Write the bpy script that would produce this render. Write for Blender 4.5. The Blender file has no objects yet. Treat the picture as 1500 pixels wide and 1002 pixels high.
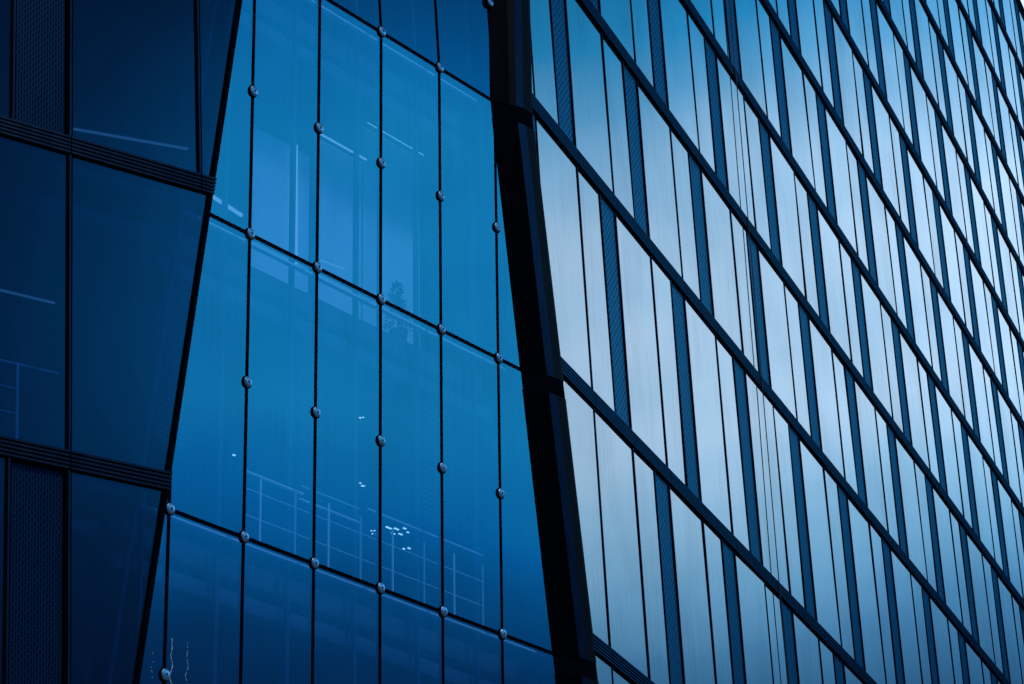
import bpy, math, random
from mathutils import Vector, Matrix
random.seed(7)
R = math.radians
scene = bpy.context.scene
col = scene.collection

# ------------------------------------------------------------------ camera
cam_d = bpy.data.cameras.new('camera'); cam = bpy.data.objects.new('camera', cam_d); col.objects.link(cam)
CX = Vector((0.9976497, 0.0272152, -0.0628848)); CZ = -Vector((0.0, 0.9177414, 0.3971785)); CY = CZ.cross(CX)
CAM = Vector((0, 0, 1.65))
cam.matrix_world = Matrix(((CX.x, CY.x, CZ.x, CAM.x), (CX.y, CY.y, CZ.y, CAM.y), (CX.z, CY.z, CZ.z, CAM.z), (0, 0, 0, 1)))
FOC = 5.718442
cam_d.sensor_width = 36.0; cam_d.lens = FOC * 18.0; cam_d.clip_start = 0.1; cam_d.clip_end = 3000
scene.camera = cam

# ------------------------------------------------------------------ world: dusk-blue sky with an added cloud bank, shaped to tone each facade's reflection
scene.view_settings.view_transform = 'Standard'; scene.view_settings.look = 'None'
scene.view_settings.exposure = 0.0; scene.view_settings.gamma = 1.0
SUN_EL, SUN_AZ = 52.0, 128.0            # high behind the camera's right shoulder, veiled by cloud
w = bpy.data.worlds.new('World'); scene.world = w; w.use_nodes = True
nt = w.node_tree; nt.nodes.clear(); N = nt.nodes.new; LK = nt.links.new
def wmath(op, a, b=None, c=None):
    n = N('ShaderNodeMath'); n.operation = op
    for i, q in enumerate((a, b, c)):
        if q is None: continue
        if isinstance(q, (int, float)): n.inputs[i].default_value = q
        else: LK(q, n.inputs[i])
    return n.outputs[0]
def wramp(fac, stops, interp='LINEAR'):
    n = N('ShaderNodeValToRGB'); n.color_ramp.interpolation = interp; e = n.color_ramp.elements
    while len(e) < len(stops): e.new(0.5)
    for k, (p, c_) in enumerate(stops):
        e[k].position = p; e[k].color = (c_, c_, c_, 1) if isinstance(c_, (int, float)) else (*c_, 1)
    LK(fac, n.inputs[0]); return n.outputs[0]
tc = N('ShaderNodeTexCoord'); sep = N('ShaderNodeSeparateXYZ'); LK(tc.outputs['Generated'], sep.inputs[0])
el = wmath('MULTIPLY', wmath('ARCSINE', sep.outputs[2]), 57.29578)
az = wmath('MULTIPLY', wmath('ARCTAN2', sep.outputs[0], sep.outputs[1]), 57.29578)
azf = wmath('DIVIDE', wmath('ADD', az, 180.0), 360.0)            # 0..1 round the compass, 0.5 = ahead
def azp(d): return (d + 180.0) / 360.0
centre = wmath('MULTIPLY', wramp(azf, [(azp(-60), .60), (azp(8), .76), (azp(14), .745), (azp(25), .60), (azp(38), .565), (azp(68), .51), (azp(98), .585), (azp(150), .55)]), 40.0)
amp = wramp(azf, [(azp(-90), .25), (azp(-20), .8), (azp(10), 1.0), (azp(45), .97), (azp(58), .88), (azp(68), .84), (azp(82), .78), (azp(96), .70), (azp(104), .68), (azp(107), .36), (azp(110), .14), (azp(160), .2)])
nz = N('ShaderNodeTexNoise'); nz.inputs['Scale'].default_value = 3.2; nz.inputs['Detail'].default_value = 4.0
mp = N('ShaderNodeMapping'); mp.inputs['Scale'].default_value = (1, 1, 2.2); LK(tc.outputs['Generated'], mp.inputs[0]); LK(mp.outputs[0], nz.inputs['Vector'])
cl = wmath('MULTIPLY', wmath('SUBTRACT', nz.outputs[0], 0.5), 4.0)
dlt = wmath('SUBTRACT', wmath('ADD', el, cl), centre)
above = wmath('GREATER_THAN', dlt, 0.0)
w_up = wmath('MULTIPLY', wramp(azf, [(azp(35), .83), (azp(52), .85), (azp(64), 1.0), (azp(78), 1.0), (azp(95), .66)]), 10.0)
w_dn = wmath('MULTIPLY', wramp(azf, [(azp(35), .74), (azp(58), .68), (azp(72), .64), (azp(84), .70), (azp(98), .48)]), 10.0)
wid = wmath('ADD', wmath('MULTIPLY', above, w_up), wmath('MULTIPLY', wmath('SUBTRACT', 1.0, above), w_dn))
qq = wmath('ABSOLUTE', wmath('DIVIDE', dlt, wid))
band = wmath('EXPONENT', wmath('MULTIPLY', wmath('POWER', qq, 3.0), -1.0))
nz2 = N('ShaderNodeTexNoise'); nz2.inputs['Scale'].default_value = 11.0; nz2.inputs['Detail'].default_value = 3.0; LK(mp.outputs[0], nz2.inputs['Vector'])
tt = wmath('MULTIPLY', wmath('MULTIPLY', band, amp), wmath('ADD', .86, wmath('MULTIPLY', nz2.outputs[0], .28)))
cr = wramp(tt, [(0, (0, .004, .018)), (.2, (.001, .044, .105)), (.4, (.003, .118, .25)), (.6, (.016, .20, .41)), (.75, (.085, .285, .49)), (.9, (.24, .43, .615)), (1.0, (.375, .535, .695))])
# greyer mix below the bank ahead, added to mute the tower's lower reflections
cr2 = wramp(tt, [(0, (.004, .012, .028)), (.2, (.010, .04, .09)), (.4, (.022, .09, .18)), (.6, (.050, .165, .30)), (.75, (.115, .285, .45)), (.9, (.24, .43, .60)), (1.0, (.375, .535, .695))])
hz = N('ShaderNodeMix'); hz.data_type = 'RGBA'
LK(wmath('MULTIPLY', wmath('SUBTRACT', 1.0, above), wramp(azf, [(azp(48), 1.0), (azp(60), 0.0)])), hz.inputs[0]); LK(cr, hz.inputs[6]); LK(cr2, hz.inputs[7]); cr = hz.outputs[2]
sky = N('ShaderNodeTexSky'); sky.sky_type = 'NISHITA'; sky.sun_disc = False
sky.sun_elevation = R(SUN_EL); sky.sun_rotation = R(SUN_AZ)
bg1 = N('ShaderNodeBackground'); LK(cr, bg1.inputs[0]); bg1.inputs[1].default_value = 2.4
mx = N('ShaderNodeMix'); mx.data_type = 'RGBA'; mx.blend_type = 'MULTIPLY'; mx.inputs[0].default_value = 1.0
LK(sky.outputs[0], mx.inputs[6]); mx.inputs[7].default_value = (.02, .12, .30, 1)
bg2 = N('ShaderNodeBackground'); LK(mx.outputs[2], bg2.inputs[0]); bg2.inputs[1].default_value = 0.05
ad = N('ShaderNodeAddShader'); LK(bg1.outputs[0], ad.inputs[0]); LK(bg2.outputs[0], ad.inputs[1])
wo = N('ShaderNodeOutputWorld'); LK(ad.outputs[0], wo.inputs[0])

# ------------------------------------------------------------------ sun
sl = bpy.data.lights.new('sun', 'SUN'); sl.energy = 2.0; sl.angle = R(14); sl.color = (.90, .95, 1.0)
so = bpy.data.objects.new('sun', sl); col.objects.link(so)
sd = Vector((math.sin(R(SUN_AZ)) * math.cos(R(SUN_EL)), math.cos(R(SUN_AZ)) * math.cos(R(SUN_EL)), math.sin(R(SUN_EL))))
so.rotation_euler = sd.to_track_quat('Z', 'Y').to_euler(); so.location = sd * 60
scene.cycles.transparent_max_bounces = 24; scene.cycles.max_bounces = 10

# ------------------------------------------------------------------ materials
def mat(name):
    m = bpy.data.materials.new(name); m.use_nodes = True; t = m.node_tree; t.nodes.clear(); return m, t
def metal(name, colr, rough, metallic=1.0, noise=0.25, scale=6.0):
    m, t = mat(name); n = t.nodes.new
    o = n('ShaderNodeOutputMaterial'); b = n('ShaderNodeBsdfPrincipled'); t.links.new(b.outputs[0], o.inputs[0])
    b.inputs['Metallic'].default_value = metallic
    g = n('ShaderNodeNewGeometry'); x = n('ShaderNodeTexNoise'); x.inputs['Scale'].default_value = scale; x.inputs['Detail'].default_value = 5
    mp = n('ShaderNodeMapping'); mp.inputs['Scale'].default_value = (1, 1, .25)
    t.links.new(g.outputs['Position'], mp.inputs[0]); t.links.new(mp.outputs[0], x.inputs['Vector'])
    mr = n('ShaderNodeMapRange'); mr.inputs[3].default_value = rough * (1 - noise); mr.inputs[4].default_value = min(1, rough * (1 + noise))
    t.links.new(x.outputs[0], mr.inputs[0]); t.links.new(mr.outputs[0], b.inputs['Roughness'])
    mc = n('ShaderNodeMix'); mc.data_type = 'RGBA'
    mc.inputs[6].default_value = (*[c * (1 - noise) for c in colr], 1); mc.inputs[7].default_value = (*[min(1, c * (1 + noise)) for c in colr], 1)
    t.links.new(x.outputs[0], mc.inputs[0]); t.links.new(mc.outputs[2], b.inputs['Base Color'])
    if metallic >= .9:          # bare or anodised metal: a plain tinted reflection
        gb = n('ShaderNodeBsdfGlossy'); t.links.new(mc.outputs[2], gb.inputs['Color']); t.links.new(mr.outputs[0], gb.inputs['Roughness'])
        t.links.new(gb.outputs[0], o.inputs[0]); t.nodes.remove(b)
    return m
def matte(name, colr, rough=.7, noise=.15, scale=3.0): return metal(name, colr, rough, 0.0, noise, scale)
def emit(name, colr, s):
    m, t = mat(name); o = t.nodes.new('ShaderNodeOutputMaterial'); e = t.nodes.new('ShaderNodeEmission')
    e.inputs[0].default_value = (*colr, 1); e.inputs[1].default_value = s; t.links.new(e.outputs[0], o.inputs[0]); return m
def glass(name, f0, tint, refl, rough, dirt, wave=.0012, streak=.12):
    """coated facade glass: Schlick reflection over tinted transmission, faint waviness, rain streaks and a film of dust"""
    m, t = mat(name); n = t.nodes.new; L = t.links.new
    def ma(op, a, b=None, clamp=False):
        q = n('ShaderNodeMath'); q.operation = op; q.use_clamp = clamp
        for i, s in enumerate((a, b)):
            if s is None: continue
            if isinstance(s, (int, float)): q.inputs[i].default_value = s
            else: L(s, q.inputs[i])
        return q.outputs[0]
    o = n('ShaderNodeOutputMaterial'); g = n('ShaderNodeNewGeometry'); uv = n('ShaderNodeUVMap'); uv.uv_map = 'UVMap'
    d = n('ShaderNodeVectorMath'); d.operation = 'DOT_PRODUCT'; L(g.outputs['Normal'], d.inputs[0]); L(g.outputs['Incoming'], d.inputs[1])
    c = ma('ABSOLUTE', d.outputs['Value']); p = ma('POWER', ma('SUBTRACT', 1.0, c, True), 5.0)
    F = ma('ADD', ma('MULTIPLY', p, 1 - f0), f0)
    # rain streaks in facade metres
    mp = n('ShaderNodeMapping'); mp.inputs['Scale'].default_value = (14, .5, 1); L(uv.outputs[0], mp.inputs[0])
    x = n('ShaderNodeTexNoise'); x.inputs['Scale'].default_value = 1.0; x.inputs['Detail'].default_value = 6; x.inputs['Roughness'].default_value = .62; L(mp.outputs[0], x.inputs['Vector'])
    mp3 = n('ShaderNodeMapping'); mp3.inputs['Scale'].default_value = (.55, .4, 1); L(uv.outputs[0], mp3.inputs[0])
    x3 = n('ShaderNodeTexNoise'); x3.inputs['Scale'].default_value = 1.0; x3.inputs['Detail'].default_value = 3; L(mp3.outputs[0], x3.inputs['Vector'])
    at = n('ShaderNodeAttribute'); at.attribute_name = 'pane'
    s1 = ma('MULTIPLY', ma('SUBTRACT', ma('MULTIPLY', x.outputs[0], x3.outputs[0]), .18, True), streak * 4.5)
    pv = ma('SUBTRACT', ma('ADD', 1.0, ma('MULTIPLY', ma('SUBTRACT', at.outputs['Fac'], .5), .10)), s1, True)
    rc = n('ShaderNodeVectorMath'); rc.operation = 'SCALE'; rc.inputs[0].default_value = refl; L(pv, rc.inputs['Scale'])
    # waviness
    w1 = n('ShaderNodeMapping'); w1.inputs['Scale'].default_value = (1.3, .7, 1); L(uv.outputs[0], w1.inputs[0])
    x2 = n('ShaderNodeTexNoise'); x2.inputs['Scale'].default_value = 1.0; x2.inputs['Detail'].default_value = 1.5; L(w1.outputs[0], x2.inputs['Vector'])
    bp = n('ShaderNodeBump'); bp.inputs['Strength'].default_value = 1.0; bp.inputs['Distance'].default_value = wave; L(x2.outputs[0], bp.inputs['Height'])
    gl = n('ShaderNodeBsdfGlossy'); gl.inputs['Roughness'].default_value = rough; L(rc.outputs[0], gl.inputs['Color']); L(bp.outputs[0], gl.inputs['Normal'])
    tr = n('ShaderNodeBsdfTransparent'); tr.inputs[0].default_value = (*tint, 1)
    df = n('ShaderNodeBsdfDiffuse'); df.inputs[0].default_value = (.10, .34, .58, 1)
    m1 = n('ShaderNodeMixShader'); L(ma('MULTIPLY', x.outputs[0], dirt), m1.inputs[0]); L(tr.outputs[0], m1.inputs[1]); L(df.outputs[0], m1.inputs[2])
    m2 = n('ShaderNodeMixShader'); L(F, m2.inputs[0]); L(m1.outputs[0], m2.inputs[1]); L(gl.outputs[0], m2.inputs[2])
    tb = n('ShaderNodeBsdfTransparent')
    m3 = n('ShaderNodeMixShader'); L(g.outputs['Backfacing'], m3.inputs[0]); L(m2.outputs[0], m3.inputs[1]); L(tb.outputs[0], m3.inputs[2])
    L(m3.outputs[0], o.inputs[0]); return m
def perforated(name, colr, rough, bw, rh):
    m, t = mat(name); n = t.nodes.new; L = t.links.new
    o = n('ShaderNodeOutputMaterial'); uv = n('ShaderNodeUVMap'); uv.uv_map = 'UVMap'
    sp = n('ShaderNodeSeparateXYZ'); L(uv.outputs[0], sp.inputs[0]); cb = n('ShaderNodeCombineXYZ'); L(sp.outputs[1], cb.inputs[0]); L(sp.outputs[0], cb.inputs[1])
    b = n('ShaderNodeTexBrick'); b.offset = .5; b.squash = 1.0; L(cb.outputs[0], b.inputs['Vector'])
    b.inputs['Scale'].default_value = 1.0; b.inputs['Brick Width'].default_value = bw; b.inputs['Row Height'].default_value = rh
    b.inputs['Mortar Size'].default_value = rh * .24; b.inputs['Mortar Smooth'].default_value = .1
    b.inputs['Color1'].default_value = (0, 0, 0, 1); b.inputs['Color2'].default_value = (0, 0, 0, 1); b.inputs['Mortar'].default_value = (1, 1, 1, 1)
    p = n('ShaderNodeBsdfGlossy'); p.inputs['Color'].default_value = (*colr, 1); p.inputs['Roughness'].default_value = rough
    k = n('ShaderNodeBsdfGlossy'); k.inputs['Color'].default_value = (*[c * .25 for c in colr], 1); k.inputs['Roughness'].default_value = .5
    mx = n('ShaderNodeMixShader'); L(b.outputs['Color'], mx.inputs[0]); L(k.outputs[0], mx.inputs[1]); L(p.outputs[0], mx.inputs[2]); L(mx.outputs[0], o.inputs[0]); return m

G_TOWER = glass('tower_glass', .30, (.10, .22, .34), (.93, .97, 1.0), .035, .05, streak=.16)
G_ATRIUM = glass('atrium_glass', .29, (.38, .66, .96), (.04, .66, 1.0), .03, .06, streak=.10)
G_WING = glass('wing_glass', .13, (.10, .27, .56), (.16, .64, 1.0), .03, .03, streak=.08)  # same glass as the tower, the wing's dimness put into its reflection
M_PERF = perforated('perforated_metal', (.018, .125, .225), .32, .12, .062)
M_PERF_SHADED = perforated('perforated_metal_shaded', (.006, .028, .07), .40, .085, .04)  # same vent metal as the tower, the wing's shade put into its colour
M_BAND = metal('louvre_metal', (.007, .043, .086), .38)
M_BAND_SHADED = metal('louvre_metal_shaded', (.012, .026, .05), .4)  # same band metal, darkened in colour for the wing's dimmer light
M_BANDK = metal('louvre_dark', (.001, .006, .014), .45)
M_BLACK = matte('black_gasket', (.0015, .0025, .006), .7)
M_BLACK.node_tree.nodes['Principled BSDF'].inputs['Specular IOR Level'].default_value = .0
M_CAP = metal('mullion_cap', (.012, .035, .075), .35)
M_COL = metal('dark_cladding', (.0004, .0010, .0032), .4, .5)
M_COL.node_tree.nodes['Principled BSDF'].inputs['Specular IOR Level'].default_value = .01
M_COLSTRIP = metal('polished_strip', (.018, .033, .058), .28, .9)
M_STEEL = metal('fixing_steel', (.26, .50, .68), .34, 1.0, .1, 40)
M_SCREW = matte('screw_dark', (.01, .02, .04), .5)
M_PALE = matte('pale_wall', (.72, .76, .78), .7, .05)
M_SLAB = matte('slab_concrete', (.035, .06, .09), .8)
M_BEAM = matte('beam_paint', (.05, .09, .14), .6)
M_BACK = matte('back_wall', (.018, .055, .11), .8)
M_POST = matte('post_paint', (.04, .08, .13), .5)
M_RAIL = matte('rail_paint', (.85, .88, .9), .35, .05)
M_LEAF = matte('leaf', (.06, .12, .09), .6)
M_SOIL = matte('planter', (.10, .12, .14), .7)
M_CABLE = matte('cable_black', (.008, .012, .02), .6)
M_STRIP = emit('strip_lamp', (.50, .76, 1.0), .50)
M_STRIPD = emit('dim_strip_lamp', (.40, .70, 1.0), .24)
M_DOT = emit('downlight_lamp', (.75, .95, 1.0), 1.5)
M_STAIN = matte('lime_stain', (.30, .42, .50), .8)
M_SLAT = matte('blind_slat', (.03, .065, .12), .5)
M_DARK = matte('interior_dark', (.008, .018, .034), .8)
def asphalt():
    m = matte('asphalt', (.05, .05, .052), .9, .35, 1.5); return m

# ------------------------------------------------------------------ geometry helpers
class Frame:
    """A facade plane: point = o + a*(u + sh*v) + b*v + n*w, metres; w is outward."""
    def __init__(s, o, a, b, sh=0.0):
        s.o = Vector(o); s.a = Vector(a).normalized(); s.b = Vector(b).normalized(); s.n = s.a.cross(s.b); s.sh = sh
    def P(s, u, v, w=0.0): return s.o + s.a * (u + s.sh * v) + s.b * v + s.n * w
    def uv(s, X):
        q = Vector(X) - s.o; v = q.dot(s.b); return q.dot(s.a) - s.sh * v, v
    def zv(s, z): return (z - s.o.z) / s.b.z
def edge(fa, fb):
    """the line where two facade planes meet, as two (u, v) points of the first"""
    d = fa.n.cross(fb.n); A = Matrix((fa.n, fb.n, (0, 0, 1))).inverted()
    return [fa.uv(A @ Vector((fa.n.dot(fa.o), fb.n.dot(fb.o), z))) for z in (0.0, 40.0)]
def u_at(e, v):
    (u0, v0), (u1, v1) = e; return u0 + (u1 - u0) * (v - v0) / (v1 - v0)
def clip(poly, e, keep):
    """clip a (u, v) polygon: keep=+1 keeps u greater than the edge line"""
    out = []; f = lambda p: keep * (p[0] - u_at(e, p[1]))
    for i, p in enumerate(poly):
        q = poly[(i + 1) % len(poly)]; a, b = f(p), f(q)
        if a >= 0: out.append(p)
        if (a >= 0) != (b >= 0):
            k = a / (a - b); out.append((p[0] + (q[0] - p[0]) * k, p[1] + (q[1] - p[1]) * k))
    return out
def area(poly): return .5 * abs(sum(p[0] * q[1] - q[0] * p[1] for p, q in zip(poly, poly[1:] + poly[:1])))
class MB:
    def __init__(s): s.v = []; s.f = []; s.uv = []; s.mi = []; s.pn = []; s.sm = []
    def face(s, pts, uvs, m=0, pane=.5, smooth=False):
        i = len(s.v); s.v += [Vector(p) for p in pts]; s.f.append(list(range(i, i + len(pts)))); s.uv.append(uvs); s.mi.append(m); s.pn.append(pane); s.sm.append(smooth)
    def prism(s, fr, poly, w0, w1, m=0, pane=.5, tilt=0.0):
        if len(poly) < 3 or area(poly) < 1e-4: return
        sg = sum(p[0] * q[1] - q[0] * p[1] for p, q in zip(poly, poly[1:] + poly[:1]))
        if sg < 0: poly = poly[::-1]
        if tilt:                       # a pane set a hair out of true
            tu, tv = random.gauss(0, tilt), random.gauss(0, tilt); cu = sum(p[0] for p in poly) / len(poly); cv = sum(p[1] for p in poly) / len(poly)
            off = lambda u, v: max(-.007, min(.007, tu * (u - cu) + tv * (v - cv)))
        else: off = lambda u, v: 0
        s.face([fr.P(u, v, w1 + off(u, v)) for u, v in poly], poly, m, pane)
        s.face([fr.P(u, v, w0 + off(u, v)) for u, v in poly[::-1]], poly[::-1], m, pane)
        for p, q in zip(poly, poly[1:] + poly[:1]):
            s.face([fr.P(*p, w0 + off(*p)), fr.P(*q, w0 + off(*q)), fr.P(*q, w1 + off(*q)), fr.P(*p, w1 + off(*p))], [p, q, q, p], m, pane)
    def rect(s, fr, u0, u1, v0, v1, w0, w1, m=0, clips=(), pane=.5):
        poly = [(u0, v0), (u1, v0), (u1, v1), (u0, v1)]
        for e, k in clips: poly = clip(poly, e, k)
        s.prism(fr, poly, w0, w1, m, pane)
    def tube(s, p, q, r, m=0, n=8, r2=None):
        p, q = Vector(p), Vector(q); d = (q - p).normalized(); x = d.orthogonal().normalized(); y = d.cross(x); r2 = r if r2 is None else r2
        A = [p + (x * math.cos(k * 2 * math.pi / n) + y * math.sin(k * 2 * math.pi / n)) * r for k in range(n)]
        B = [q + (x * math.cos(k * 2 * math.pi / n) + y * math.sin(k * 2 * math.pi / n)) * r2 for k in range(n)]
        for k in range(n):
            j = (k + 1) % n; s.face([A[k], A[j], B[j], B[k]], [(0, 0)] * 4, m, .5, True)
        s.face(A[::-1], [(0, 0)] * n, m); s.face(B, [(0, 0)] * n, m)
    def box(s, lo, hi, m=0):
        fr = Frame((0, 0, 0), (1, 0, 0), (0, 1, 0)); s.rect(fr, lo[0], hi[0], lo[1], hi[1], lo[2], hi[2], m)
    def build(s, name, mats, parent=None):
        me = bpy.data.meshes.new(name)
        inv = parent_world(parent).inverted() if parent else Matrix()
        me.from_pydata([inv @ p for p in s.v], [], s.f)
        ul = me.uv_layers.new(name='UVMap'); k = 0
        for q in s.uv:
            for c in q: ul.data[k].uv = c; k += 1
        a = me.attributes.new('pane', 'FLOAT', 'FACE')
        for i, x in enumerate(s.pn): a.data[i].value = x
        for i, p in enumerate(me.polygons): p.material_index = s.mi[i]; p.use_smooth = s.sm[i]
        for mm in (mats if isinstance(mats, (list, tuple)) else [mats]): me.materials.append(mm)
        o = bpy.data.objects.new(name, me); col.objects.link(o)
        if parent: o.parent = parent
        return o
def parent_world(o): return (parent_world(o.parent) @ o.matrix_basis) if o.parent else o.matrix_basis.copy()
def tag(o, label=None, cat=None, group=None, kind=None):
    for k, x in (('label', label), ('category', cat), ('group', group), ('kind', kind)):
        if x: o[k] = x
    return o
def empty(name, loc, label, cat, group=None, rot=None):
    o = bpy.data.objects.new(name, None); col.objects.link(o); o.empty_display_size = .3
    M = Matrix.Translation(Vector(loc))
    if rot: M = M @ rot.to_4x4()
    o.matrix_basis = M; return tag(o, label, cat, group)
def rotof(fr): return Matrix((fr.a, fr.b, fr.n)).transposed()
def screen(X):
    q = Vector(X) - CAM; d = -q.dot(CZ)
    return (512 + 512 * FOC * q.dot(CX) / d, 342 - 512 * FOC * q.dot(CY) / d) if d > .1 else None
def seen(fr, poly):
    """area the polygon covers inside the 1024 x 684 picture"""
    pts = [screen(fr.P(u, v)) for u, v in poly]
    if any(p is None for p in pts): return 0
    for ax, lim, sg in ((0, 0, 1), (0, 1024, -1), (1, 0, 1), (1, 684, -1)):
        out = []
        for i, p in enumerate(pts):
            q = pts[(i + 1) % len(pts)]; a, b = sg * (p[ax] - lim), sg * (q[ax] - lim)
            if a >= 0: out.append(p)
            if (a >= 0) != (b >= 0): k = a / (a - b); out.append(tuple(p[i_] + (q[i_] - p[i_]) * k for i_ in (0, 1)))
        pts = out
        if len(pts) < 3: return 0
    return area(pts)
def emit_parts(items, name, mats, parent, limit=100):
    """items: (visible area, mesh builder). The largest in the picture become single parts, the rest one part."""
    items = sorted([i for i in items if i[1].f], key=lambda i: -i[0])
    for a, mb in items[:limit]: mb.build(name, mats, parent)
    if len(items) > limit:
        big = MB()
        for a, mb in items[limit:]:
            k = len(big.v); big.v += mb.v; big.f += [[i + k for i in f] for f in mb.f]; big.uv += mb.uv; big.mi += mb.mi; big.pn += mb.pn; big.sm += mb.sm
        tag(big.build(name, mats, parent), kind='stuff')

# ------------------------------------------------------------------ the facade planes
FR = Frame((1.214, 41.4531, 22.6923), (.32614, .94532, 0), (.01155, -.00398, .99993), -.0056)      # tower, floor band A
FM = Frame((-3.8209, 32.5399, 22.0991), (.55199, .83385, 0), (.04417, -.02924, .9986), .0079)     # atrium, joint row 1, leaning outward 3 degrees
FU = Frame((-3.8209, 32.5399, 22.0991), (.55199, .83385, 0), (0, 0, 1), .0)                         # atrium above joint row 1, upright
FL = Frame((-5.2395, 31.7787, 18.4148), (.75506, .65566, 0), (.0037, -.0043, .99998), .0034)        # left wing, upper band
WR, HR = 1.886, 3.3523
WM, HM = 1.3791, 4.08
WL, HL = 1.9072, 4.1281
E_LM, E_ML, E_MR, E_RM = edge(FL, FM), edge(FM, FL), edge(FM, FR), edge(FR, FM)
E_UL, E_UR, E_LU, E_RU = edge(FU, FL), edge(FU, FR), edge(FL, FU), edge(FR, FU)

# ------------------------------------------------------------------ ground
g = MB(); g.face([(-600, -600, 0), (600, -600, 0), (600, 600, 0), (-600, 600, 0)], [(0, 0)] * 4)
tag(g.build('ground', asphalt()), kind='structure')

# ------------------------------------------------------------------ mullion profile: black gasket with a metal cap
def mullion(mb, fr, u, v0, v1, wid=.10, cap=.036, clips=(), depth=.035):
    mb.rect(fr, u - wid / 2, u + wid / 2, v0, v1, -.05, .010, 0, clips)
    mb.rect(fr, u - cap / 2, u + cap / 2, v0, v1, .0102, depth, 1, clips)
def louvre(mb, fr, u0, u1, vc, h, clips=(), step=WR, n=5):
    """a floor band: dark backing and n projecting blades, jointed every bay"""
    mb.rect(fr, u0, u1, vc - h / 2, vc + h / 2, -.12, .012, 1, clips)
    bays = int(math.ceil((u1 - u0) / step))
    for k in range(bays):
        for i in range(n):
            v = vc - h / 2 + h * (i + .5) / n
            mb.rect(fr, u0 + k * step + .008, min(u1, u0 + (k + 1) * step) - .008, v - h * .27 / n, v + h * .27 / n, .0125, .05, 0, clips)
SV = .42       # width of the perforated vent panel as a share of a bay

# ------------------------------------------------------------------ right: the tower
LEV = {-3: -12.30, -2: -8.245, -1: -4.143}
def lev(k): return LEV[k] if k in LEV else HR * k
ROOF = 30.52; UEND = 31 * WR; BH = .27
TOW = empty('office_tower', FR.P(u_at(E_RM, FR.zv(0)), FR.zv(0)), 'tall office tower, pale sky mirrored in narrow panes between dark louvred bands and strips', 'building', rot=rotof(FR))
panes, vents, mulls = [], [], []
for r in range(-3, 9):
    v0, v1 = lev(r) + BH / 2, (lev(r + 1) - BH / 2 if r < 8 else HR * 9 - .02)
    cl = ((E_RM, 1),) if r < 0 else ((E_RU, 1),)
    for j in range(-3, 31):
        split = ((j + 1 - r) % 2 == 0) and not (r == -2 and j == -1)
        a, b = j * WR, (j + 1) * WR
        if split:
            s = b - SV * WR
            segs = [(a + .038, s - .029, 'p'), (s + .029, b - .038, 'v')]
        else: segs = [(a + .038, b - .038, 'p')]
        for p, q, k in segs:
            poly = [(p, v0), (q, v0), (q, v1), (p, v1)]
            for e, kk in cl: poly = clip(poly, e, kk)
            if len(poly) < 3 or area(poly) < .01: continue
            mb = MB()
            if k == 'p': mb.prism(FR, poly, -.02, 0, 0, random.random(), .0022); panes.append((seen(FR, poly), mb))
            else: mb.prism(FR, poly, -.09, -.008, 0); vents.append((seen(FR, poly), mb))
        for u, wd in ([(b, .066)] if j >= -1 else []) + ([(b - SV * WR, .06)] if split else []):
            mb = MB(); mullion(mb, FR, u, v0 + .001, v1 - .001, wd, .026, cl, .017)
            mulls.append((seen(FR, [(u - wd / 2, v0), (u + wd / 2, v0), (u + wd / 2, v1), (u - wd / 2, v1)]), mb))
emit_parts(panes, 'window_pane', G_TOWER, TOW); emit_parts(vents, 'vent_panel', M_PERF, TOW); emit_parts(mulls, 'mullion', [M_BLACK, M_CAP], TOW)
for k in range(-3, 9):
    mb = MB(); louvre(mb, FR, -3 * WR, UEND, lev(k), BH, ((E_RM if k < 1 else E_RU, 1),)); mb.build('floor_band', [M_BAND, M_BANDK], TOW)
    mb = MB(); mb.rect(FR, -2.2 * WR, UEND, lev(k) - .14, lev(k) + .12, -4.5, -.125, 0, ((E_RM, 1),)); mb.build('floor_slab', M_SLAB, TOW)
mb = MB(); mb.rect(FR, -3 * WR, UEND, HR * 9 - .01, HR * 9 + .14, -.5, .09, 0, ((E_RU, 1),)); mb.build('parapet', M_BAND, TOW)
mb = MB(); mb.rect(FR, -2.4 * WR, UEND, FR.zv(0), HR * 9 - .02, -5.0, -4.52, 0, ((E_RU, 1),)); mb.build('inner_wall', M_BACK, TOW)
mb = MB(); mb.rect(FR, UEND + .01, UEND + .3, FR.zv(0), HR * 9 + .14, -9, .02, 0); mb.build('end_wall', M_BAND, TOW)
mb = MB(); mb.rect(FR, -2.4 * WR, UEND, FR.zv(0), lev(-3) - BH / 2 - .002, -.3, 0, 0, ((E_RM, 1),)); mb.build('base_wall', M_BAND, TOW)
mb = MB(); mb.rect(FR, -2.4 * WR, UEND, HR * 9 - .3, HR * 9 - .02, -9, -.51, 0, ((E_RU, 1),)); mb.build('roof', M_SLAB, TOW)

# ------------------------------------------------------------------ middle: the point-fixed glass atrium
ATR = empty('glass_atrium', FM.P(u_at(E_ML, FM.zv(0)), FM.zv(0)), 'blue glass atrium front whose big panes are held by round steel discs', 'building', rot=rotof(FM))
CM = ((E_ML, 1), (E_MR, -1)); CU = ((E_UL, 1), (E_UR, -1))
JH = .046
rows = [(FM, -HM * (i + 1), -HM * i, CM) for i in range(3)] + [(FU, HR * i, HR * (i + 1), CU) for i in range(2)]
for fr, v0, v1, cl in rows:
    for j in range(-3, 9):
        mb = MB(); mb.rect(fr, j * WM + .016, (j + 1) * WM - .016, v0 + .018, v1 - .018, -.022, 0, 0, cl, random.random())
        if mb.f: mb.build('glass_pane', G_ATRIUM, ATR)
        mb = MB(); mb.rect(fr, j * WM - .026, j * WM + .026, v0 + JH / 2 + .001, v1 - JH / 2 - .001, -.05, .006, 0, cl)
        if mb.f: mb.build('vertical_joint', M_BLACK, ATR)
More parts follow.
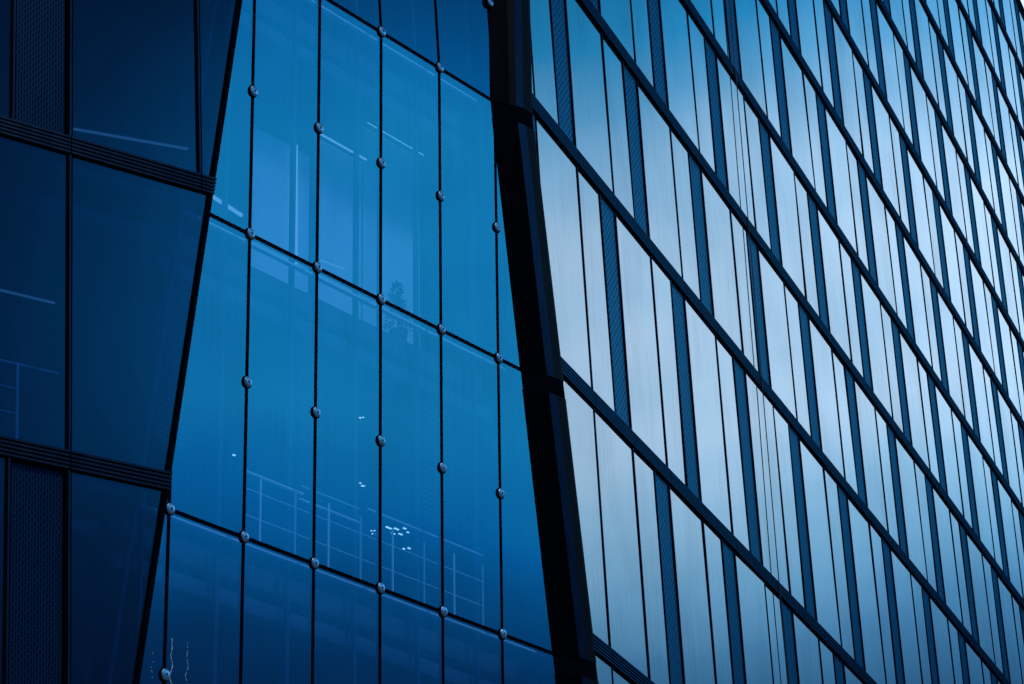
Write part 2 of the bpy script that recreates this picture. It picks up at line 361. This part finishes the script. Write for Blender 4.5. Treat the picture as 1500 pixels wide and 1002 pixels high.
for fr, v, cl in [(FM, -HM * i, CM) for i in range(1, 4)] + [(FU, HR * i, CU) for i in range(0, 3)]:
    mb = MB(); mb.rect(fr, -3 * WM, 9 * WM, v - JH / 2, v + JH / 2, -.06, .007, 0, cl)
    mb.rect(fr, -3 * WM, 9 * WM, v - JH / 2 - .012, v - JH / 2 - .002, -.05, .003, 1, cl)
    mb.build('horizontal_joint', [M_BLACK, M_CAP], ATR)
def lathe(mb, prof, m, n=28):
    for (r0, z0), (r1, z1) in zip(prof, prof[1:]):
        for k in range(n):
            a, b = 2 * math.pi * k / n, 2 * math.pi * (k + 1) / n
            p = [(r0 * math.cos(a), r0 * math.sin(a), z0), (r0 * math.cos(b), r0 * math.sin(b), z0), (r1 * math.cos(b), r1 * math.sin(b), z1), (r1 * math.cos(a), r1 * math.sin(a), z1)]
            if r1 < 1e-6: p = p[:3]
            mb.face(p, [(0, 0)] * len(p), m, .5, True)
disc_mb = MB(); lathe(disc_mb, [(.084, .006), (.082, .018), (.060, .020)], 1); lathe(disc_mb, [(.072, .018), (.072, .026), (.064, .036), (.040, .043), (.022, .045), (.018, .036), (0, .036)], 0)
cap_mb = MB(); lathe(cap_mb, [(.016, .036), (.016, .041), (.009, .043), (0, .043)], 0, 6)
disc0 = disc_mb.build('glass_fixing', [M_STEEL, M_BLACK]); cap0 = cap_mb.build('screw_cap', M_SCREW)
first = True
ainv = parent_world(ATR).inverted()
for fr, vs, eL, eR in ((FM, [-HM * .5 * i for i in range(1, 6)], E_ML, E_MR), (FU, [0, HR * .5, HR], E_UL, E_UR)):
    for v in vs:
        for j in range(-2, 9):
            u = j * WM
            if u < u_at(eL, v) - .04 or u > u_at(eR, v) - .5: continue
            if first: d, c = disc0, cap0; first = False
            else:
                d, c = disc0.copy(), cap0.copy(); col.objects.link(d); col.objects.link(c)
            d.parent = ATR; M = rotof(fr).to_4x4(); M.translation = fr.P(u, v, max(0, .058 - .28 * (u_at(eR, v) - u - .46)) if u > u_at(eR, v) - .7 else 0); d.matrix_basis = ainv @ M @ Matrix.Rotation(random.uniform(0, 1), 4, 'Z')
            c.parent = d
# inside the atrium
for i, fr in [(k, FM) for k in range(1, 4)] + [(0, FM)] + [(-1, FU)]:
    v = -HM * i if fr is FM else HR
    eL, eR = (E_ML, E_MR) if fr is FM else (E_UL, E_UR)
    uL, uR = u_at(eL, v) - .3, u_at(eR, v) - .25
    mb = MB(); mb.rect(fr, uL, uR, v - .30, v - .02, -6.0, -.62); mb.build('floor_slab', M_SLAB, ATR)
    mb = MB(); mb.rect(fr, uL, uR, v + .045, v + .075, -.34, -.26); mb.build('floor_edge', M_RAIL, ATR)
    mb = MB(); mb.rect(fr, uL, uR, v - .68, v - .48, -.66, -.56); mb.build('ceiling_beam', M_BEAM, ATR)
for fr, v0, v1, cl, eL, eR in ((FM, -12.2, -.03, CM, E_ML, E_MR), (FU, .03, 6.6, CU, E_UL, E_UR)):
    for j in range(-2, 9):
        u = j * WM
        mb = MB(); mb.rect(fr, u - .03, u + .03, v0, v1, -.46, -.40, 0, cl)
        if mb.f: mb.build('support_post', M_POST, ATR)
    for j in range(0, 7):               # half-drawn slat blinds beside the posts
        mb = MB(); u = j * WM + .80; ww = .55
        for fl in ((1,) if fr is FM and j in (0, 2, 4) else ()):
            a = -HM * fl - .75
            for k in range(30):
                mb.rect(fr, u - ww, u, a - k * .075 - .02, a - k * .075, -.56, -.50, 0, cl)
        if mb.f: mb.build('slat_blind', M_SLAT, ATR)
    mb = MB(); mb.rect(fr, -7, 12, v0, v1, -6.3, -6.02); mb.build('inner_wall', M_BACK, ATR)
mb = MB(); mb.rect(FM, -3 * WM, 9 * WM, FM.zv(0), -12.3, -.3, 0, 0, CM); mb.build('base_wall', M_BANDK, ATR)
mb = MB(); mb.rect(FU, -3 * WM, 9 * WM, 6.74, 7.0, -6, .05, 0, CU); mb.build('roof', M_SLAB, ATR)
for k, (x, y, L_, wd) in enumerate([(.122, -9.73, .60, .010), (.40, -9.72, .58, .005), (-.21, -9.95, .34, .005)]):      # lime runs on the lowest panes
    mb = MB(); n = 26
    pts = [(x + .035 * math.sin(i * .55 + k) * (i / n) + random.uniform(-.006, .006), y - L_ * i / n) for i in range(n + 1)]
    for p, q in zip(pts, pts[1:]):
        ww = wd * random.uniform(.2, .9); mb.prism(FM, [(p[0] - ww, p[1]), (q[0] - ww, q[1]), (q[0] + ww, q[1]), (p[0] + ww, p[1])], .0005, .002)
    mb.build('water_stain', M_STAIN, ATR)

# ------------------------------------------------------------------ left: the dark wing
WING = empty('office_wing', FL.P(u_at(E_LM, FL.zv(0)), FL.zv(0)), 'dark blue office wing with broad dim panes, left of the atrium with steel discs', 'building', rot=rotof(FL))
CLm = ((E_LM, -1),); BL = .255
for r in range(-3, 2):
    v0, v1 = HL * r + BL / 2, HL * (r + 1) - BL / 2
    for j in range(-4, 3):
        split = (j + 1 + r) % 2 == 0 and j < 0
        a, b = j * WL, (j + 1) * WL
        segs = [(a + .05, b - SV * WL - .04, 'p'), (b - SV * WL + .04, b - .05, 'v')] if split else [(a + .05, b - .05, 'p')]
        if r == -1 and j == 0: segs = [(a + .05, b + WL, 'p')]
        if r == -1 and j > 0: segs = []
        for p, q, k in segs:
            poly = [(p, v0), (q, v0), (q, v1), (p, v1)]
            for e, kk in CLm: poly = clip(poly, e, kk)
            if len(poly) < 3 or area(poly) < .01: continue
            mb = MB()
            if k == 'p': mb.prism(FL, poly, -.02, 0, 0, random.random()); mb.build('window_pane', G_WING, WING)
            else: mb.prism(FL, poly, -.07, -.03); mb.build('vent_panel', M_PERF_SHADED, WING)
        for u, wd in ([(b, .085)] if not (r == -1 and j == 0) else []) + ([(b - SV * WL, .08)] if split else []):
            mb = MB(); mullion(mb, FL, u, v0 + .001, v1 - .001, wd, .026, CLm, .03)
            if mb.f: mb.build('mullion', [M_BLACK, M_CAP], WING)
for k in range(-3, 3):
    mb = MB(); louvre(mb, FL, -4 * WL, 3 * WL, HL * k, BL, CLm, WL, 5); mb.build('floor_band', [M_BAND_SHADED, M_BLACK], WING)
    ue = u_at(E_LM, HL * k)
    mb = MB(); mb.rect(FL, -4 * WL, ue - .3, HL * k - .14, HL * k - .02, -5.5, -.4); mb.build('floor_slab', M_DARK, WING)
    mb = MB(); mb.rect(FL, -4 * WL, ue - .35, HL * k - .62, HL * k - .42, -1.0, -.62); mb.build('ceiling_beam', M_BEAM, WING)
# raking edge trim against the atrium
mb = MB(); n0, n1 = FL.zv(0), 12.5
u0, u1 = u_at(E_LM, n0), u_at(E_LM, n1)
mb.prism(FL, [(u0 - .075, n0), (u0 - .005, n0), (u1 - .005, n1), (u1 - .075, n1)], -.06, .03); mb.build('edge_trim', M_BLACK, WING)
mb = MB(); mb.prism(FL, [(u0 - .33, n0), (u0 - .28, n0), (u1 - .28, n1), (u1 - .33, n1)], -.22, -.14); mb.build('raking_post', M_POST, WING)
mb = MB(); mb.rect(FL, -4 * WL, 1.6, FL.zv(0), 12.4, -5.8, -5.52); mb.build('inner_wall', M_DARK, WING)
mb = MB(); mb.rect(FL, -4 * WL, 3 * WL, FL.zv(0), -HL * 3 - .15, -.3, 0, 0, CLm); mb.build('base_wall', M_BANDK, WING)
mb = MB(); mb.rect(FL, -4 * WL, 3 * WL, 12.5, 12.8, -6, .05, 0, CLm); mb.build('roof', M_SLAB, WING)

# ------------------------------------------------------------------ black corner column between atrium and tower
COL = empty('corner_column', FM.P(u_at(E_MR, FM.zv(0)), FM.zv(0)), 'black metal clad corner column leaning between the blue atrium front and the tower', 'column'); COL['kind'] = 'thing'
def hn(f): q = Vector((f.n.x, f.n.y, 0)); return q.normalized()
aM, aR, nM, nR = FM.a, FR.a, hn(FM), hn(FR)
def corner(z):
    z1 = FM.o.z; fr, e = (FM, E_MR) if z <= z1 else (FU, E_UR)
    return fr.P(u_at(e, fr.zv(z)), fr.zv(z)) + (aM * min(.1, .05 * (z - z1)) if z > z1 else aM * 0)
def prof(wide=0.0):
    return [aM * -.60 + nM * -.15, aM * (-.60 - wide) + nM * (.012 + wide), aM * -.30 + nM * (.13 + wide), aM * -.22 + nM * (.19 + wide), aM * -.06 + nM * (.222 + wide), aR * .06 + nR * (.255 + wide), aR * (.10 + wide) + nR * (.265 + wide), aR * (.12 + wide) + nR * -.12]
def colseg(name, z0, z1, wide, mats, idx=None):
    mb = MB(); A = [corner(z0) + p for p in prof(wide)]; B = [corner(z1) + p for p in prof(wide)]; n = len(A)
    for k in range(n):
        j = (k + 1) % n; mb.face([A[k], A[j], B[j], B[k]], [(0, 0)] * 4)
    mb.face(A[::-1], [(0, 0)] * n); mb.face(B, [(0, 0)] * n)
    o = mb.build(name, mats, COL)
    if idx is not None:
        mb = MB(); pa, pb = prof(wide)[idx], prof(wide)[idx + 1]
        off = (pb - pa).cross(Vector((0, 0, 1))).normalized() * .006
        q = [corner(z0) + pa + off, corner(z0) + pb + off, corner(z1) + pb + off, corner(z1) + pa + off]
        mb.face(q, [(0, 0)] * 4); mb.face([p - off * .9 for p in q[::-1]], [(0, 0)] * 4)
        for a, b in zip(range(4), (1, 2, 3, 0)): mb.face([q[b], q[a], q[a] - off * .9, q[b] - off * .9], [(0, 0)] * 4)
        mb.build('trim_strip', M_COLSTRIP, o)
zA = FM.o.z - .15
joints = [0.0, zA - 3 * HM, zA - 2 * HM, zA - HM, zA, zA + HR, zA + 2 * HR]
for z0, z1 in zip(joints, joints[1:]):
    colseg('cladding_panel', z0 + .13, z1 - .13, 0, M_COL, 3)
    colseg('joint_sleeve', z1 - .13, z1 + .13, -.006, M_BLACK)

# ------------------------------------------------------------------ things inside, seen through the glass
def rail_thing(fr, segs, posts, w, label, vt, vb, mids):
    a = posts[0]; t = empty('railing', fr.P(a, vb, w), label, 'railing')
    for u in posts:
        mb = MB(); mb.tube(fr.P(u, vb, w), fr.P(u, vt - .07, w), .017); mb.build('post', M_RAIL, t)
    for u0, u1, v, r in segs:
        mb = MB(); mb.tube(fr.P(u0, v, w), fr.P(u1, v, w), r); mb.build('handrail', M_RAIL, t)
    for v in mids:
        mb = MB(); mb.tube(fr.P(posts[0] - .3, v, w), fr.P(posts[-1], v, w), .008); mb.build('wire', M_RAIL, t)
rail_thing(FM, [(1.74, 2.95, -7.11, .022), (2.88, 4.20, -7.19, .018), (2.92, 4.15, -7.0, .010), (4.31, 6.97, -6.95, .016)],
           [2.106, 2.802, 3.491, 4.170, 4.869, 5.572, 6.263, 6.940], -.35, 'pale steel railing with eight slim posts behind the lower panes of the blue atrium', -7.02, -8.05, (-7.33, -7.68))
rail_thing(FL, [(-.75, .23, -2.76, .014)], [-.34], -.6, 'faint thin railing inside the dark left wing, behind the pane left of the long mullion', -2.70, -3.95, (-3.08, -3.40))
def strip_light(fr, p, q, w, hgt, dep, label, lamp=None):
    """a lamp tube in a thin housing"""
    t = empty('strip_light', fr.P(*p, w), label, 'light'); P, Q = fr.P(*p, w), fr.P(*q, w)
    mb = MB(); mb.tube(P, Q, hgt / 2, n=10); mb.build('lamp_tube', lamp or M_STRIP, t)
    up = Vector((0, 0, hgt * .75)) if abs((Q - P).normalized().z) < .7 else fr.n * (-hgt * .75)
    mb = MB(); mb.tube(P + up, Q + up, hgt * .3, n=6); mb.build('housing', M_BEAM, t)
strip_light(FM, (4.40, -1.116), (5.46, -1.12), -1.28, .032, .04, 'glowing strip light over the second pane column, ending left of a steel disc')
strip_light(FM, (5.49, -.51), (6.86, -.52), -1.28, .018, .04, 'thin strip light crossing the third joint line above the pale wall panel')
strip_light(FM, (3.855, -1.50), (3.888, -3.3), -1.28, .05, .04, 'upright glowing strip light in the left pale panel')
strip_light(FM, (1.20, -3.47), (1.80, -3.53), -.5, .05, .04, 'short bright strip light low in the leftmost atrium pane')
strip_light(FM, (3.46, -3.60), (3.99, -3.55), -.5, .012, .03, 'tiny faint strip light low in the second pane column just above the steel discs')
strip_light(FL, (.43, .62), (2.20, .82), -.6, .035, .04, 'dim long strip light in the top pane of the dark left wing', M_STRIPD)
strip_light(FL, (-.80, -1.85), (.167, -1.84), -.6, .03, .04, 'dim strip light in the middle left pane of the dark wing', M_STRIPD)
def wall_panel(u0, u1, v0, v1, w, cut, label):
    t = empty('partition_panel', FM.P((u0 + u1) / 2, v0, w), label, 'partition'); t['kind'] = 'thing'
    poly = [(u0, v0), (u1, v0), (u1, v1), (u0 + cut, v1)] if cut >= 0 else [(u0, v0), (u1, v0), (u1, v1), (u0, v1 + cut)]
    mb = MB(); mb.prism(FM, poly, w - .04, w); mb.build('board', M_PALE, t)
    mb = MB(); mb.rect(FM, u0, u1, v0 - .06, v0 - .002, w - .06, w + .02); mb.build('base_rail', M_RAIL, t)
wall_panel(3.00, 4.26, -4.05, -1.50, -1.36, 0, 'pale partition in the first pane column, beside the upright light')
wall_panel(4.40, 5.46, -4.05, -1.14, -1.36, 0, 'pale partition in the second pane column below the glowing strip light')
wall_panel(5.50, 6.86, -4.05, -.54, -1.36, 0, 'palest tall partition with a sharp right edge below the thin strip light')

def downlight(u, v, wd, label):
    mb = MB(); P = FM.P(u, v, -2.5)
    t = empty('downlight', P, label, 'light', 'small ceiling lights inside the atrium')
    mb.tube(P + Vector((0, 0, .03)), P, .014, 0, 10); mb.rect(Frame(P, FM.a, FM.b), -wd, wd, -.007, .007, -.012, .012, 1); 
    mb.build('lamp', [M_BEAM, M_DOT], t)
mb0 = None
DL = [(6.92, -4.33, .014), (6.99, -4.30, .012), (6.92, -4.41, .014), (6.99, -4.38, .012), (6.93, -5.42, .013), (6.98, -5.45, .018), (7.02, -5.44, .008),
      (4.10, -5.78, .022), (7.20, -6.08, .01), (7.27, -6.06, .01), (7.32, -6.10, .008), (7.22, -6.12, .008), (7.62, -5.93, .07), (7.80, -5.90, .05), (7.72, -5.99, .04), (7.90, -5.955, .04), (8.00, -5.84, .03), (8.08, -5.88, .02), (8.11, -6.12, .03), (7.98, -6.16, .02)]
for i, (u, v, wd) in enumerate(DL):
    lab = 'one of the tiny bright square ceiling lights behind the atrium glass' if wd < .05 else 'one of the tiny bright bar-shaped ceiling lights above the atrium railing'
    if i == 7: lab = 'lone tiny ceiling light left of the first joint line, above the railing end'
    downlight(u, v, wd, lab)
def plant(u, v0, h, rad, cone, label):
    base = FM.P(u, v0, -.75); t = empty('potted_plant', base, label, 'plant')
    mb = MB(); mb.tube(base, base + Vector((0, 0, .22)), .10, 0, 14, .14); mb.build('pot', M_SOIL, t)
    mb = MB(); mb.tube(base + Vector((0, 0, .2)), base + Vector((0, 0, h * .9)), .014, 0, 6, .005); mb.build('stem', M_SOIL, t)
    mb = MB()
    for k in range(420):
        z = random.random() ** 1.1; r = rad * ((1 - z) * .95 + .05 if cone else (.35 + .65 * math.sin(math.pi * min(1, z * .9 + .12)))) * math.sqrt(random.random())
        a = random.uniform(0, 6.283); c = base + Vector((math.cos(a) * r, math.sin(a) * r, .22 + z * (h - .22)))
        d = Vector((math.cos(a), math.sin(a), random.uniform(-.2, .9))).normalized(); s_ = d.cross(Vector((0, 0, 1))).normalized(); l = random.uniform(.05, .11)
        mb.face([c, c + d * l * .5 + s_ * l * .18, c + d * l, c + d * l * .5 - s_ * l * .18], [(0, 0)] * 4)
    mb.build('foliage', M_LEAF, t)
plant(5.55, -4.12, .95, .20, True, 'dark cone shaped plant in a pot behind the third pane column')
plant(7.62, -4.12, 1.15, .34, False, 'loose leafy plant in a pot at the right end of the atrium floor')
lb = FL.P(.55, -7.6, -.6); LP = empty('lamp_reflection', lb, 'thin dark stalk with a small flat head, added as a lamp reflection in the bottom left pane', 'lamp')  # added stalk standing in for a dark reflection on the wing glass
mb = MB(); mb.tube(lb, FL.P(.665, -6.2, -.6), .012, 0, 8); mb.build('stem', M_CABLE, LP)
mb = MB(); mb.tube(FL.P(.60, -6.17, -.6), FL.P(.74, -6.19, -.6), .03, 0, 10, .02); mb.build('lamp_head', M_CABLE, LP)
mb = MB(); mb.tube(lb, lb + Vector((0, 0, .03)), .14, 0, 16); mb.build('base', M_CABLE, LP)

# ------------------------------------------------------------------ a rope hanging down the tower; the glass doubles it
mb = MB(); prev = None
for k in range(25):
    v = -12.5 + k * (30.3 + 12.5) / 24; P = FR.P(10.22 + .46 * (v + 6) / 14.5, v, .062)
    if prev is not None: mb.tube(prev, P, .010, 0, 6)
    prev = P
tag(mb.build('hanging_rope', M_CABLE), 'thin black rope hanging down the tower in front of its pale panes', 'rope')
